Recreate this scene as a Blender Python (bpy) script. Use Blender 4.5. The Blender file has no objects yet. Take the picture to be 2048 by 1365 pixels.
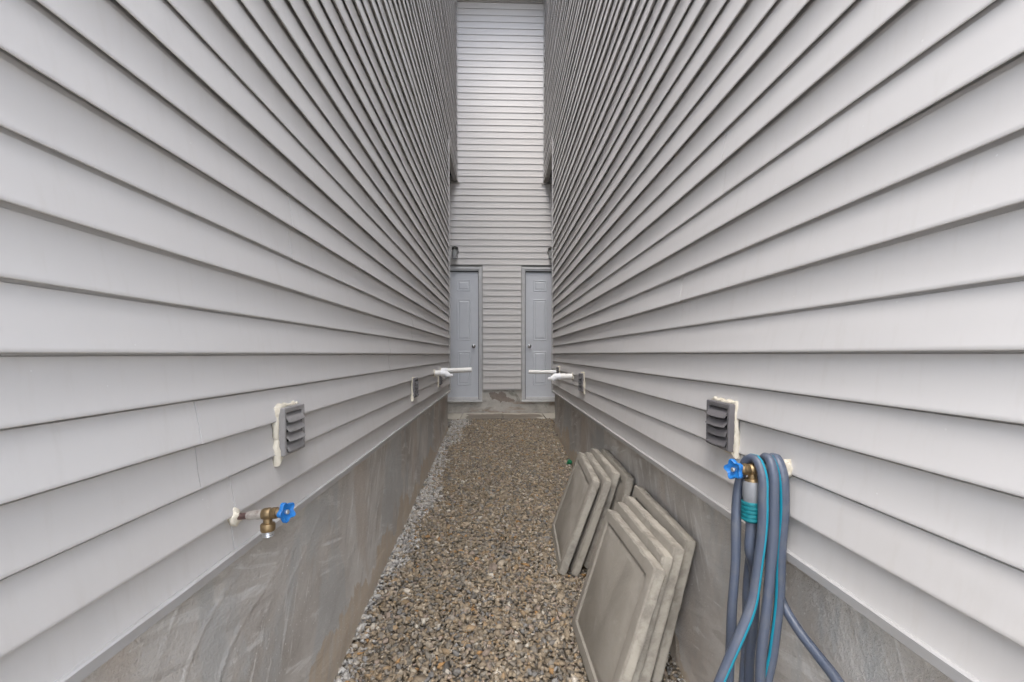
import bpy, bmesh, math, random
import numpy as np
from mathutils import Vector, Matrix

random.seed(7)
RNG = np.random.default_rng(11)
scene = bpy.context.scene
col = scene.collection
RAD = math.radians

# ------------------------------------------------------------------ camera
cam_data = bpy.data.cameras.new("camera")
cam_data.sensor_width = 36.0
cam_data.lens = 15.0
cam_data.shift_y = 56.0 / 2048.0
cam_data.clip_start = 0.02
cam_data.clip_end = 2000.0
cam = bpy.data.objects.new("camera", cam_data)
cam.location = (0.0, 0.0, 1.53)
cam.rotation_euler = (RAD(90.0 - 2.0), 0.0, RAD(-1.73))
col.objects.link(cam)
scene.camera = cam

# ------------------------------------------------------------------ sky, sun, exposure
SUN_EL, SUN_AZ = 66.0, 198.0        # degrees; azimuth clockwise from +Y: the light comes from behind the camera
world = bpy.data.worlds.new("World")
scene.world = world
world.use_nodes = True
wn = world.node_tree
wn.nodes.clear()
w_out = wn.nodes.new("ShaderNodeOutputWorld")
w_bg = wn.nodes.new("ShaderNodeBackground")
w_hsv = wn.nodes.new("ShaderNodeHueSaturation")
w_sky = wn.nodes.new("ShaderNodeTexSky")
w_sky.sky_type = 'NISHITA'
w_sky.sun_disc = False
w_sky.sun_elevation = RAD(SUN_EL)
w_sky.sun_rotation = RAD(SUN_AZ)
w_sky.air_density = 1.0
w_sky.dust_density = 3.0
w_sky.ozone_density = 1.0
w_hsv.inputs["Saturation"].default_value = 0.6
w_bg.inputs["Strength"].default_value = 0.15
wn.links.new(w_sky.outputs[0], w_hsv.inputs["Color"])
wn.links.new(w_hsv.outputs[0], w_bg.inputs["Color"])
wn.links.new(w_bg.outputs[0], w_out.inputs["Surface"])

sun_data = bpy.data.lights.new("sun", 'SUN')
sun_data.energy = 0.65
sun_data.angle = RAD(60)
sun_data.color = (1.0, 0.97, 0.93)
sun = bpy.data.objects.new("sun", sun_data)
az, el = RAD(SUN_AZ), RAD(SUN_EL)
to_sun = Vector((math.sin(az) * math.cos(el), math.cos(az) * math.cos(el), math.sin(el)))
sun.rotation_euler = to_sun.to_track_quat('Z', 'Y').to_euler()
sun.location = (0, -3, 12)
col.objects.link(sun)

scene.view_settings.view_transform = 'Standard'
scene.view_settings.look = 'None'
scene.view_settings.gamma = 1.0
scene.view_settings.use_curve_mapping = False
scene.view_settings.exposure = 2.04
scene.cycles.max_bounces = 9
scene.cycles.diffuse_bounces = 6
scene.cycles.glossy_bounces = 3
scene.cycles.use_adaptive_sampling = True
scene.cycles.adaptive_threshold = 0.03

# ------------------------------------------------------------------ dimensions (metres; +Y runs up the passage)
EYE = 1.53
WL, WR = -0.662, 0.717          # outermost edge of the laps on the left and right wall
LAP = 0.0190                    # how far a lap stands out
EXP = 0.1016                    # exposure of a course
Y0, D1, D2 = -0.30, 5.79, 7.0    # near end of the walls, end of the lower walls, rear wall
SOFFIT, TOP = 4.31, 7.14

def gravel_z(y): return 0.018 + 0.0835 * y
def found_left(y): return -0.700
def found_right(y): return 0.800 - 0.0066 * y

# ------------------------------------------------------------------ material helpers
class NT:
    def __init__(self, name):
        self.m = bpy.data.materials.new(name)
        self.m.use_nodes = True
        self.t = self.m.node_tree
        self.b = self.t.nodes["Principled BSDF"]
        self._pos = None
    def n(self, kind, **kw):
        nd = self.t.nodes.new(kind)
        for k, v in kw.items():
            if k in nd.inputs: nd.inputs[k].default_value = v
            else: setattr(nd, k, v)
        return nd
    def l(self, a, b): self.t.links.new(a, b)
    def pos(self):
        if self._pos is None:
            self._pos = self.n("ShaderNodeNewGeometry").outputs["Position"]
        return self._pos
    def mapped(self, scale=(1, 1, 1), rot=(0, 0, 0), loc=(0, 0, 0), src=None, kind='POINT'):
        mp = self.n("ShaderNodeMapping", vector_type=kind)
        mp.inputs["Scale"].default_value = scale
        mp.inputs["Rotation"].default_value = rot
        mp.inputs["Location"].default_value = loc
        self.l(src or self.pos(), mp.inputs["Vector"])
        return mp.outputs[0]
    def noise(self, scale, detail=4, rough=0.55, dist=0.0, vec=None):
        nd = self.n("ShaderNodeTexNoise")
        nd.inputs["Scale"].default_value = scale
        nd.inputs["Detail"].default_value = detail
        nd.inputs["Roughness"].default_value = rough
        nd.inputs["Distortion"].default_value = dist
        self.l(vec or self.pos(), nd.inputs["Vector"])
        return nd.outputs["Fac"]
    def voronoi(self, scale, vec=None, feature='F1'):
        nd = self.n("ShaderNodeTexVoronoi")
        nd.feature = feature
        nd.inputs["Scale"].default_value = scale
        self.l(vec or self.pos(), nd.inputs["Vector"])
        return nd.outputs["Distance"]
    def ramp(self, fac, stops, interp='LINEAR'):
        r = self.n("ShaderNodeValToRGB")
        r.color_ramp.interpolation = interp
        el = r.color_ramp.elements
        while len(el) < len(stops): el.new(0.5)
        for e, (p, c) in zip(el, stops):
            e.position = p
            e.color = c if len(c) == 4 else (*c, 1)
        self.l(fac, r.inputs[0])
        return r.outputs[0]
    def val(self, fac, lo, hi, a=0.0, b=1.0, smooth=True):
        r = self.n("ShaderNodeMapRange")
        r.interpolation_type = 'SMOOTHSTEP' if smooth else 'LINEAR'
        r.inputs[1].default_value = lo; r.inputs[2].default_value = hi
        r.inputs[3].default_value = a; r.inputs[4].default_value = b
        self.l(fac, r.inputs[0])
        return r.outputs[0]
    def mix(self, fac, a, b, mode='MIX'):
        m = self.n("ShaderNodeMix", data_type='RGBA', blend_type=mode)
        for s, v in ((m.inputs[0], fac), (m.inputs[6], a), (m.inputs[7], b)):
            if isinstance(v, (int, float)): s.default_value = v
            elif isinstance(v, tuple): s.default_value = v if len(v) == 4 else (*v, 1)
            else: self.l(v, s)
        return m.outputs[2]
    def math(self, op, a, b=0.0, c=None):
        m = self.n("ShaderNodeMath", operation=op)
        for s, v in zip(m.inputs, (a, b, c)):
            if v is None: continue
            if isinstance(v, (int, float)): s.default_value = v
            else: self.l(v, s)
        return m.outputs[0]
    def axis(self, i):
        s = self.n("ShaderNodeSeparateXYZ")
        self.l(self.pos(), s.inputs[0])
        return s.outputs[i]
    def axis_of(self, src, i):
        s = self.n("ShaderNodeSeparateXYZ")
        self.l(src, s.inputs[0])
        return s.outputs[i]
    def bump(self, height, strength=0.3, dist=0.01, prev=None):
        b = self.n("ShaderNodeBump")
        b.inputs["Strength"].default_value = strength
        b.inputs["Distance"].default_value = dist
        self.l(height, b.inputs["Height"])
        if prev is not None: self.l(prev, b.inputs["Normal"])
        return b.outputs[0]
    def done(self, color=None, rough=0.5, normal=None, metal=0.0, spec=0.5):
        if color is not None:
            if isinstance(color, tuple): self.b.inputs["Base Color"].default_value = (*color, 1)
            else: self.l(color, self.b.inputs["Base Color"])
        if isinstance(rough, (int, float)): self.b.inputs["Roughness"].default_value = rough
        else: self.l(rough, self.b.inputs["Roughness"])
        self.b.inputs["Metallic"].default_value = metal
        self.b.inputs["Specular IOR Level"].default_value = spec
        if normal is not None: self.l(normal, self.b.inputs["Normal"])
        return self.m

def mat_siding():
    t = NT("grey_vinyl_siding")
    info = t.n("ShaderNodeObjectInfo").outputs["Random"]
    base = t.mix(info, (0.612, 0.599, 0.588), (0.645, 0.633, 0.622))
    streak = t.noise(6, 3, 0.65, 0.0, t.mapped((6, 6, 0.8)))
    base = t.mix(t.val(streak, 0.52, 0.76, 0.0, 0.16), base, (0.52, 0.49, 0.45))
    low = t.math('MULTIPLY', t.val(t.axis(2), 1.40, 1.03), t.val(streak, 0.30, 0.70, 0.7, 1.0))
    base = t.mix(t.math('MULTIPLY', low, 0.16), base, (0.43, 0.385, 0.325))      # splashed soil on the lowest boards
    sp = t.voronoi(22)
    speck = t.math('MULTIPLY', t.math('LESS_THAN', sp, 0.040), t.val(streak, 0.46, 0.58))
    base = t.mix(t.math('MULTIPLY', speck, 0.8), base, (0.74, 0.74, 0.73))
    wav = t.noise(2.6, 1, 0.5, 0.0, t.mapped((1, 1, 5)))
    nrm = t.bump(wav, 0.08, 0.02)
    return t.done(base, t.val(streak, 0.2, 0.8, 0.64, 0.76, False), nrm, spec=0.20)

def mat_trim():
    t = NT("pale_metal_flashing")
    nz = t.noise(9, 4)
    c = t.mix(t.val(nz, 0.4, 0.8, 0, 0.5), (0.43, 0.425, 0.42), (0.35, 0.335, 0.31))
    return t.done(c, 0.42, None, spec=0.5)

def mat_parge(name):
    t = NT(name)
    cloud = t.noise(2.6, 5, 0.60, 0.3)
    mask = t.noise(1.7, 3, 0.55, 0.2, t.mapped(loc=(5, 2, 8)))
    # trowel strokes: long smears leaning along the wall, and flatter sweeps
    s1 = t.noise(20, 4, 0.62, 0.5, t.mapped((1, 1, 6.5), (RAD(-24), 0, 0), kind='TEXTURE'))
    s2 = t.noise(16, 4, 0.62, 0.9, t.mapped((1, 7.0, 1), (RAD(-16), 0, 0), kind='TEXTURE'))
    sel = t.val(mask, 0.45, 0.55)
    stroke = t.math('MULTIPLY_ADD', t.math('SUBTRACT', s1, s2), sel, s2)
    c = t.ramp(cloud, [(0.32, (0.44, 0.405, 0.365)), (0.50, (0.59, 0.56, 0.52)), (0.66, (0.69, 0.665, 0.625))])
    c = t.mix(t.val(stroke, 0.54, 0.64, 0.0, 0.80), c, (0.76, 0.745, 0.715))
    c = t.mix(t.val(stroke, 0.46, 0.32, 0.0, 0.45), c, (0.38, 0.35, 0.315))
    pale = t.noise(1.5, 5, 0.66, 0.5, t.mapped((1, 1, 0.45), (0, 0, 0), (3, 1, 7)))
    c = t.mix(t.val(pale, 0.53, 0.60, 0.0, 0.75), c, (0.52, 0.522, 0.508))
    c = t.mix(t.val(pale, 0.48, 0.38, 0.0, 0.60), c, (0.585, 0.515, 0.445))
    # soil splash along the gravel line, with a torn upper edge
    y, z = t.axis(1), t.axis(2)
    up = t.math('SUBTRACT', z, t.math('MULTIPLY_ADD', y, 0.0835, 0.018))
    lim = t.math('MULTIPLY_ADD', pale, 0.80, t.math('MULTIPLY_ADD', cloud, 0.45, -0.515))
    splash = t.val(t.math('SUBTRACT', up, lim), 0.010, -0.010)
    c = t.mix(t.math('MULTIPLY', splash, t.val(s1, 0.30, 0.60, 0.45, 0.85)), c, (0.55, 0.455, 0.345))
    spk = t.voronoi(42)
    c = t.mix(t.math('MULTIPLY', t.math('LESS_THAN', spk, 0.12), t.val(mask, 0.38, 0.55, 0.1, 0.85)), c, (0.76, 0.75, 0.72))
    grain = t.noise(110, 4, 0.7)
    crumb = t.math('MULTIPLY', t.math('LESS_THAN', t.voronoi(85), 0.16), t.val(stroke, 0.50, 0.60))
    c = t.mix(t.math('MULTIPLY', crumb, 0.7), c, (0.78, 0.765, 0.735))
    h = t.math('MULTIPLY_ADD', grain, 0.55, t.math('MULTIPLY', stroke, t.val(cloud, 0.42, 0.62, 0.25, 1.0)))
    h = t.math('MULTIPLY_ADD', t.math('LESS_THAN', spk, 0.14), t.val(mask, 0.40, 0.60, 0.0, 0.30), t.math('MULTIPLY_ADD', crumb, 0.35, h))
    nrm = t.bump(h, 0.70, 0.014)
    c = t.mix(t.val(grain, 0.54, 0.72, 0.0, 0.30), c, (0.38, 0.35, 0.315))
    return t.done(c, 0.93, nrm, spec=0.18)

def mat_base_wall():
    t = NT("patched_concrete_base")
    n1 = t.noise(3.2, 6, 0.65, 0.6)
    c = t.ramp(n1, [(0.30, (0.33, 0.31, 0.28)), (0.5, (0.47, 0.45, 0.415)), (0.7, (0.58, 0.56, 0.515))])
    x, z = t.axis(0), t.axis(2)
    hi = t.val(t.math('ADD', z, t.math('MULTIPLY', n1, 0.12)), 0.80, 0.86)
    c = t.mix(t.math('MULTIPLY', hi, 0.8), c, (0.54, 0.52, 0.475))
    # darker mortar patch with a torn outline
    wx = t.math('MULTIPLY_ADD', t.noise(6, 4), 0.30, -0.15)
    wz = t.math('MULTIPLY_ADD', t.noise(8, 4, vec=t.mapped(loc=(4, 2, 9))), 0.22, -0.11)
    dx = t.math('DIVIDE', t.math('ADD', t.math('SUBTRACT', x, 0.02), wx), 0.21)
    dz = t.math('DIVIDE', t.math('ADD', t.math('ADD', t.math('SUBTRACT', z, 0.825), t.math('MULTIPLY', x, 0.22)), wz), 0.075)
    r2 = t.math('ADD', t.math('MULTIPLY', dx, dx), t.math('MULTIPLY', dz, dz))
    c = t.mix(t.val(r2, 1.05, 0.92), c, (0.285, 0.245, 0.215))
    damp = t.noise(4.5, 6, 0.7, 1.0, t.mapped(loc=(2, 7, 1)))
    c = t.mix(t.val(damp, 0.52, 0.66, 0, 0.65), c, (0.22, 0.21, 0.175))
    rust = t.noise(2.0, 4, 0.6, 0.3, t.mapped((1, 1, 3), loc=(7, 3, 1)))
    c = t.mix(t.val(rust, 0.56, 0.68, 0, 0.6), c, (0.30, 0.215, 0.155))
    nrm = t.bump(t.noise(28, 6, 0.7), 0.7, 0.01, t.bump(r2, 0.15, 0.01))
    return t.done(c, 0.9, nrm, spec=0.25)

def mat_slab(name, side=False, wet=False, tone=1.0):
    t = NT(name)
    oi = t.n("ShaderNodeObjectInfo").outputs["Random"]
    tc = t.n("ShaderNodeTexCoord").outputs["Object"]
    off = t.n("ShaderNodeVectorMath", operation='ADD')
    t.l(tc, off.inputs[0])
    sc = t.n("ShaderNodeCombineXYZ")
    k = t.math('MULTIPLY', oi, 37.0)
    for i in range(3): t.l(k, sc.inputs[i])
    t.l(sc.outputs[0], off.inputs[1])
    v = off.outputs[0]
    n1 = t.noise(5, 6, 0.65, 0.5, v)
    n2 = t.noise(60, 5, 0.7, 0, v)
    if side:
        v2 = t.mapped((1, 1, 1), src=v)
        m = t.noise(16, 6, 0.7, 0.3, v2)
        c = t.ramp(m, [(0.30, (0.225, 0.205, 0.172)), (0.50, (0.295, 0.272, 0.232)), (0.70, (0.38, 0.355, 0.305))])
        d = t.math('ABSOLUTE', t.math('ADD', t.axis_of(tc, 2), 0.024))
        streak = t.noise(7, 5, 0.65, 0.2, v)
        c = t.mix(t.math('MULTIPLY', t.val(d, 0.021, 0.010), t.val(streak, 0.36, 0.58, 0.0, 0.7)), c, (0.50, 0.465, 0.395))
        c = t.mix(t.val(n2, 0.55, 0.75, 0, 0.4), c, (0.24, 0.215, 0.18))
    else:
        c = t.ramp(n1, [(0.25, tuple(tone * a for a in (0.245, 0.222, 0.190))), (0.5, tuple(tone * a for a in (0.298, 0.275, 0.236))), (0.75, tuple(tone * a for a in (0.350, 0.322, 0.282)))])
        c = t.mix(t.val(t.math('FRACT', t.math('MULTIPLY', oi, 7.3)), 0.0, 1.0, 0.0, 0.5), c, (0.258, 0.236, 0.198))
        pl = t.noise(2.3, 5, 0.6, 2.5, v)
        c = t.mix(t.val(pl, 0.62, 0.66, 0, 0.25), c, (0.40, 0.375, 0.33))
        c = t.mix(t.val(n2, 0.6, 0.8, 0, 0.5), c, (0.19, 0.175, 0.15))
    rough = 0.88
    if wet:
        c = t.mix(0.7, c, (0.58, 0.545, 0.47))
        y, x = t.axis(1), t.axis(0)
        nx = t.math('MULTIPLY_ADD', t.noise(3.0, 5, 0.6), 0.5, -0.25)
        a = t.val(t.math('ADD', y, nx), 6.90, 6.87)
        b = t.val(t.math('ABSOLUTE', t.math('ADD', t.math('SUBTRACT', x, 0.06), nx)), 0.585, 0.565)
        w = t.math('MULTIPLY', a, b)
        c = t.mix(t.math('MULTIPLY', w, 0.9), c, (0.185, 0.155, 0.122))
        rough = t.math('MULTIPLY_ADD', w, -0.35, 0.88)
    nrm = t.bump(n2, 0.35, 0.003, t.bump(n1, 0.25, 0.01))
    return t.done(c, rough, nrm, spec=0.3)

def mat_gravel():
    t = NT("mixed_brown_gravel")
    a = t.n("ShaderNodeAttribute", attribute_name="stone_colour").outputs["Color"]
    n1 = t.noise(140, 4, 0.65)
    c = t.mix(t.val(n1, 0.35, 0.7, 0.0, 0.35), a, (0.16, 0.14, 0.115))
    c = t.mix(t.val(t.noise(260, 3, 0.6), 0.58, 0.75, 0.0, 0.35), c, (0.55, 0.52, 0.46))
    nrm = t.bump(n1, 0.35, 0.003)
    return t.done(c, 0.82, nrm, spec=0.35)

def mat_soil(name, c0, c1, scale=40):
    t = NT(name)
    c = t.mix(t.noise(scale, 6, 0.7), c0, c1)
    return t.done(c, 0.95, t.bump(t.noise(scale * 2, 5, 0.7), 0.6, 0.01), spec=0.2)

def mat_simple(name, c, rough=0.5, metal=0.0, spec=0.5, var=0.25, scale=18.0, bump=0.0, dark=None):
    t = NT(name)
    n1 = t.noise(scale, 5, 0.62)
    d = dark or tuple(x * 0.62 for x in c)
    cc = t.mix(t.val(n1, 0.42, 0.75, 0.0, var), c, d)
    nrm = t.bump(t.noise(scale * 5, 4, 0.6), bump, 0.003) if bump else None
    r = t.val(n1, 0.3, 0.7, max(rough - 0.07, 0.05), rough + 0.07, False)
    return t.done(cc, r, nrm, metal, spec)

def mat_glass():
    t = NT("clear_lamp_glass")
    t.b.inputs["Transmission Weight"].default_value = 0.7
    t.b.inputs["IOR"].default_value = 1.45
    return t.done((0.86, 0.88, 0.88), 0.12)

M = dict(
    siding=mat_siding(), trim=mat_trim(),
    parge_l=mat_parge("trowelled_parging"), parge_b=mat_base_wall(),
    slab=mat_slab("cast_concrete_slab"), slab_side=mat_slab("cast_concrete_slab_edge", side=True), slab_wet=mat_slab("laid_patio_paver", wet=True),
    gravel=mat_gravel(),
    soil=mat_soil("packed_soil", (0.09, 0.075, 0.055), (0.15, 0.125, 0.095)),
    ground=mat_soil("pale_bounce_ground", (0.30, 0.29, 0.27), (0.37, 0.36, 0.34), 6),  # unseen ground behind the camera, made pale to bounce light into the passage
    door=mat_simple("blue_grey_door_paint", (0.60, 0.625, 0.665), 0.42, var=0.12, scale=5),
    frame=mat_simple("grey_frame_paint", (0.55, 0.555, 0.56), 0.45, var=0.15, scale=9),
    sweep=mat_simple("white_door_sweep", (0.62, 0.62, 0.62), 0.4, var=0.3),
    chrome=mat_simple("satin_nickel", (0.45, 0.44, 0.43), 0.22, metal=1.0, var=0.2),
    vent_light=mat_simple("grey_vent_plastic", (0.27, 0.26, 0.255), 0.48, var=0.3, scale=30),
    vent_dark=mat_simple("charcoal_vent_plastic", (0.145, 0.138, 0.142), 0.45, var=0.3, scale=30),
    vent_hole=mat_simple("black_vent_interior", (0.015, 0.015, 0.015), 0.9, var=0.0),
    foam=mat_simple("cream_spray_foam", (0.68, 0.635, 0.53), 0.75, var=0.5, scale=45, bump=0.5, dark=(0.42, 0.34, 0.22)),
    pvc=mat_simple("white_pvc_pipe", (0.86, 0.85, 0.82), 0.38, var=0.25, scale=12, dark=(0.55, 0.50, 0.42)),
    pvc_fit=mat_simple("white_pvc_fitting", (0.90, 0.905, 0.91), 0.35, var=0.1, scale=12),
    brass=mat_simple("weathered_brass", (0.30, 0.215, 0.115), 0.42, metal=0.8, var=0.8, scale=55, bump=0.2, dark=(0.16, 0.12, 0.07)),
    solder=mat_simple("solder_smeared_copper", (0.55, 0.52, 0.47), 0.4, metal=0.6, var=0.6, scale=60, dark=(0.20, 0.12, 0.10)),
    copper=mat_simple("dull_copper", (0.20, 0.13, 0.12), 0.4, metal=0.8, var=0.6, scale=60),
    steel=mat_simple("bright_thread", (0.62, 0.63, 0.64), 0.3, metal=0.9, var=0.3, scale=60),
    blue=mat_simple("blue_handle_enamel", (0.012, 0.16, 0.48), 0.42, var=0.5, scale=40),
    hose=mat_simple("slate_grey_hose", (0.076, 0.094, 0.135), 0.40, var=0.45, scale=28, bump=0.25, dark=(0.135, 0.140, 0.150)),
    stripe=mat_simple("turquoise_hose_stripe", (0.005, 0.26, 0.37), 0.42, var=0.15),
    teal=mat_simple("teal_rubber_grip", (0.004, 0.17, 0.20), 0.5, var=0.3, scale=60),
    connector=mat_simple("grey_connector_plastic", (0.21, 0.22, 0.235), 0.42, var=0.25, scale=50),
    lamp=mat_simple("dark_lamp_metal", (0.06, 0.058, 0.05), 0.4, metal=0.5, var=0.3),
    bulb=mat_simple("frosted_bulb", (0.75, 0.74, 0.70), 0.4, var=0.1),
    glass=mat_glass(),
    soffit=mat_simple("taupe_soffit", (0.33, 0.315, 0.29), 0.5, var=0.2, scale=6),
    ceiling=mat_simple("porch_ceiling", (0.035, 0.033, 0.03), 0.8, var=0.3, scale=6),
    roof=mat_simple("brown_shingles", (0.07, 0.06, 0.05), 0.9, var=0.6, scale=30, bump=0.5),
    sheath=mat_simple("house_sheathing", (0.50, 0.495, 0.485), 0.6, var=0.2, scale=4),
    green=mat_simple("green_plastic", (0.01, 0.17, 0.07), 0.4, var=0.3, scale=80),
)

# ------------------------------------------------------------------ mesh helpers
def link(name, me, parent=None, loc=None):
    o = bpy.data.objects.new(name, me)
    col.objects.link(o)
    if parent is not None: o.parent = parent
    if loc is not None: o.location = loc
    return o

def build(name, V, F, mats, parent=None, smooth=True, angle=32, loc=None, mi=None):
    me = bpy.data.meshes.new(name)
    me.from_pydata([tuple(map(float, v)) for v in V], [], F)
    for m in (mats if isinstance(mats, (list, tuple)) else [mats]): me.materials.append(m)
    if mi is not None: me.polygons.foreach_set("material_index", mi)
    if smooth:
        me.polygons.foreach_set("use_smooth", [True] * len(me.polygons))
        me.set_sharp_from_angle(angle=RAD(angle))
    me.update()
    return link(name, me, parent, loc)

def bm_obj(name, bm, mats, parent=None, smooth=True, angle=35, loc=None):
    bmesh.ops.recalc_face_normals(bm, faces=bm.faces)
    me = bpy.data.meshes.new(name)
    bm.to_mesh(me); bm.free()
    for m in (mats if isinstance(mats, (list, tuple)) else [mats]): me.materials.append(m)
    if smooth:
        me.polygons.foreach_set("use_smooth", [True] * len(me.polygons))
        me.set_sharp_from_angle(angle=RAD(angle))
    return link(name, me, parent, loc)

def add_box(bm, x0, x1, y0, y1, z0, z1, bev=0.0, mat=None, seg=1):
    r = bmesh.ops.create_cube(bm, size=1.0)
    vs = r["verts"]
    for v in vs:
        v.co = Vector((x0 + (v.co.x + .5) * (x1 - x0), y0 + (v.co.y + .5) * (y1 - y0), z0 + (v.co.z + .5) * (z1 - z0)))
        if mat is not None: v.co = mat @ v.co
    if bev > 0:
        es = list({e for v in vs for e in v.link_edges})
        bmesh.ops.bevel(bm, geom=es, offset=bev, segments=seg, affect='EDGES', profile=0.5)

def box(name, x0, x1, y0, y1, z0, z1, mat, parent=None, bev=0.0):
    bm = bmesh.new()
    add_box(bm, x0, x1, y0, y1, z0, z1, bev)
    return bm_obj(name, bm, mat, parent)

def frame_axes(d):
    d = Vector(d).normalized()
    up = Vector((0, 0, 1)) if abs(d.z) < 0.9 else Vector((0, 1, 0))
    a = d.cross(up).normalized()
    return d, a, a.cross(d).normalized()

def lathe(name, prof, origin, axis, mat, parent=None, seg=20, angle=35):
    """prof = [(distance along the axis, radius)], revolved round the axis; ends are capped."""
    d, a, b = frame_axes(axis)
    o = Vector(origin)
    V, F = [], []
    for t, r in prof:
        for k in range(seg):
            th = 2 * math.pi * k / seg
            V.append(o + d * t + (a * math.cos(th) + b * math.sin(th)) * r)
    n = len(prof)
    for i in range(n - 1):
        for k in range(seg):
            k2 = (k + 1) % seg
            F.append((i * seg + k, (i + 1) * seg + k, (i + 1) * seg + k2, i * seg + k2))
    F.append(tuple(range(seg)))
    F.append(tuple((n - 1) * seg + k for k in reversed(range(seg))))
    bm = bmesh.new()
    vs = [bm.verts.new(v) for v in V]
    for f in F: bm.faces.new([vs[i] for i in f])
    return bm_obj(name, bm, mat, parent, angle=angle)

def smooth_path(pts, step=0.012):
    """Catmull-Rom through the points, resampled."""
    P = [Vector(p) for p in pts]
    P = [P[0] * 2 - P[1]] + P + [P[-1] * 2 - P[-2]]
    out = []
    for i in range(1, len(P) - 2):
        a, b, c, d = P[i - 1], P[i], P[i + 1], P[i + 2]
        n = max(2, int((c - b).length / step))
        t0, t1 = 0.0, max((b - a).length ** .5, 1e-4)
        t2 = t1 + max((c - b).length ** .5, 1e-4); t3 = t2 + max((d - c).length ** .5, 1e-4)
        for k in range(n):
            t = t1 + (t2 - t1) * k / n
            A1 = a * ((t1 - t) / (t1 - t0)) + b * ((t - t0) / (t1 - t0))
            A2 = b * ((t2 - t) / (t2 - t1)) + c * ((t - t1) / (t2 - t1))
            A3 = c * ((t3 - t) / (t3 - t2)) + d * ((t - t2) / (t3 - t2))
            B1 = A1 * ((t2 - t) / (t2 - t0)) + A2 * ((t - t0) / (t2 - t0))
            B2 = A2 * ((t3 - t) / (t3 - t1)) + A3 * ((t - t1) / (t3 - t1))
            out.append(B1 * ((t2 - t) / (t2 - t1)) + B2 * ((t - t1) / (t2 - t1)))
    out.append(P[-2])
    return out

def tube(name, pts, rad, mats, parent=None, seg=14, closed=False, stripe=None, start_normal=None, radf=None, twist=0.0, stripe_at=None):
    n = len(pts)
    V, F, MI = [], [], []
    T = []
    for i in range(n):
        if closed: d = pts[(i + 1) % n] - pts[i - 1]
        else: d = pts[min(i + 1, n - 1)] - pts[max(i - 1, 0)]
        T.append(d.normalized())
    nv = Vector(start_normal) if start_normal else frame_axes(T[0])[1]
    for i in range(n):
        nv = (nv - T[i] * nv.dot(T[i])).normalized()
        bv = T[i].cross(nv)
        for k in range(seg):
            th = 2 * math.pi * k / seg + twist * i
            r = rad if radf is None else rad * radf(i, k)
            V.append(pts[i] + (nv * math.cos(th) + bv * math.sin(th)) * r)
    m = n if closed else n - 1
    if stripe_at is not None:                 # turn the hose so that its stripe faces stripe_at[1] at the point stripe_at[0]
        i0 = min(range(n), key=lambda i: (pts[i] - Vector(stripe_at[0])).length)
        k0 = max(range(seg), key=lambda k: (V[i0 * seg + k] - pts[i0]).dot(Vector(stripe_at[1])))
        stripe = (k0, (k0 + 1) % seg)
    for i in range(m):
        j = (i + 1) % n
        for k in range(seg):
            k2 = (k + 1) % seg
            F.append((i * seg + k, j * seg + k, j * seg + k2, i * seg + k2))
            MI.append(1 if stripe is not None and k in stripe else 0)
    if not closed:
        F.append(tuple(range(seg))); MI.append(0)
        F.append(tuple((n - 1) * seg + k for k in reversed(range(seg)))); MI.append(0)
    bm = bmesh.new()
    vs = [bm.verts.new(v) for v in V]
    for f, mi_ in zip(F, MI):
        fc = bm.faces.new([vs[i] for i in f]); fc.material_index = mi_
    return bm_obj(name, bm, mats, parent, angle=50)

def empty(name, loc=(0, 0, 0)):
    o = bpy.data.objects.new(name, None)
    o.empty_display_size = 0.1
    col.objects.link(o)
    o.location = loc
    return o

def tag(o, label=None, cat=None, group=None, kind=None):
    if label: o["label"] = label
    if cat: o["category"] = cat
    if group: o["group"] = group
    if kind: o["kind"] = kind
    return o

def vnoise(shape, cells, seed):
    """smooth value noise on a grid, about -1..1"""
    r = np.random.default_rng(seed)
    g = r.uniform(-1, 1, (cells[0] + 2, cells[1] + 2))
    a = np.linspace(0, cells[0], shape[0], endpoint=False); b = np.linspace(0, cells[1], shape[1], endpoint=False)
    i, j = a.astype(int), b.astype(int)
    fa, fb = a - i, b - j
    fa = fa * fa * (3 - 2 * fa); fb = fb * fb * (3 - 2 * fb)
    g00 = g[np.ix_(i, j)]; g10 = g[np.ix_(i + 1, j)]; g01 = g[np.ix_(i, j + 1)]; g11 = g[np.ix_(i + 1, j + 1)]
    FA, FB = fa[:, None], fb[None, :]
    return (g00 * (1 - FA) + g10 * FA) * (1 - FB) + (g01 * (1 - FA) + g11 * FA) * FB

# ------------------------------------------------------------------ the ground
def ground_sheet():
    # one sheet out to the horizon that dips gently away from the houses
    ys = [-800, -60, -12, -3, -1, 0, 2, 4, 6.4, 7.2, 12, 60, 800]
    xs = [-800, -60, -8, -1.6, -0.7, 0, 0.8, 1.6, 8, 60, 800]
    V = []
    for y in ys:
        z = gravel_z(min(max(y, -1.0), 6.4)) - 0.045
        for x in xs: V.append((x, y, z))
    nx = len(xs)
    F = [(j * nx + i, j * nx + i + 1, (j + 1) * nx + i + 1, (j + 1) * nx + i) for j in range(len(ys) - 1) for i in range(nx - 1)]
    tag(build("ground", V, F, M["ground"], smooth=False), kind="structure")
    ys = np.linspace(-1.4, 6.55, 80); xs = np.linspace(-0.72, 0.82, 20)
    V = [(x, y, gravel_z(y) - 0.017) for y in ys for x in xs]
    F = [(j * 20 + i, j * 20 + i + 1, (j + 1) * 20 + i + 1, (j + 1) * 20 + i) for j in range(79) for i in range(19)]
    tag(build("soil_bed", V, F, M["soil"], smooth=False), kind="structure")
ground_sheet()

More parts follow.
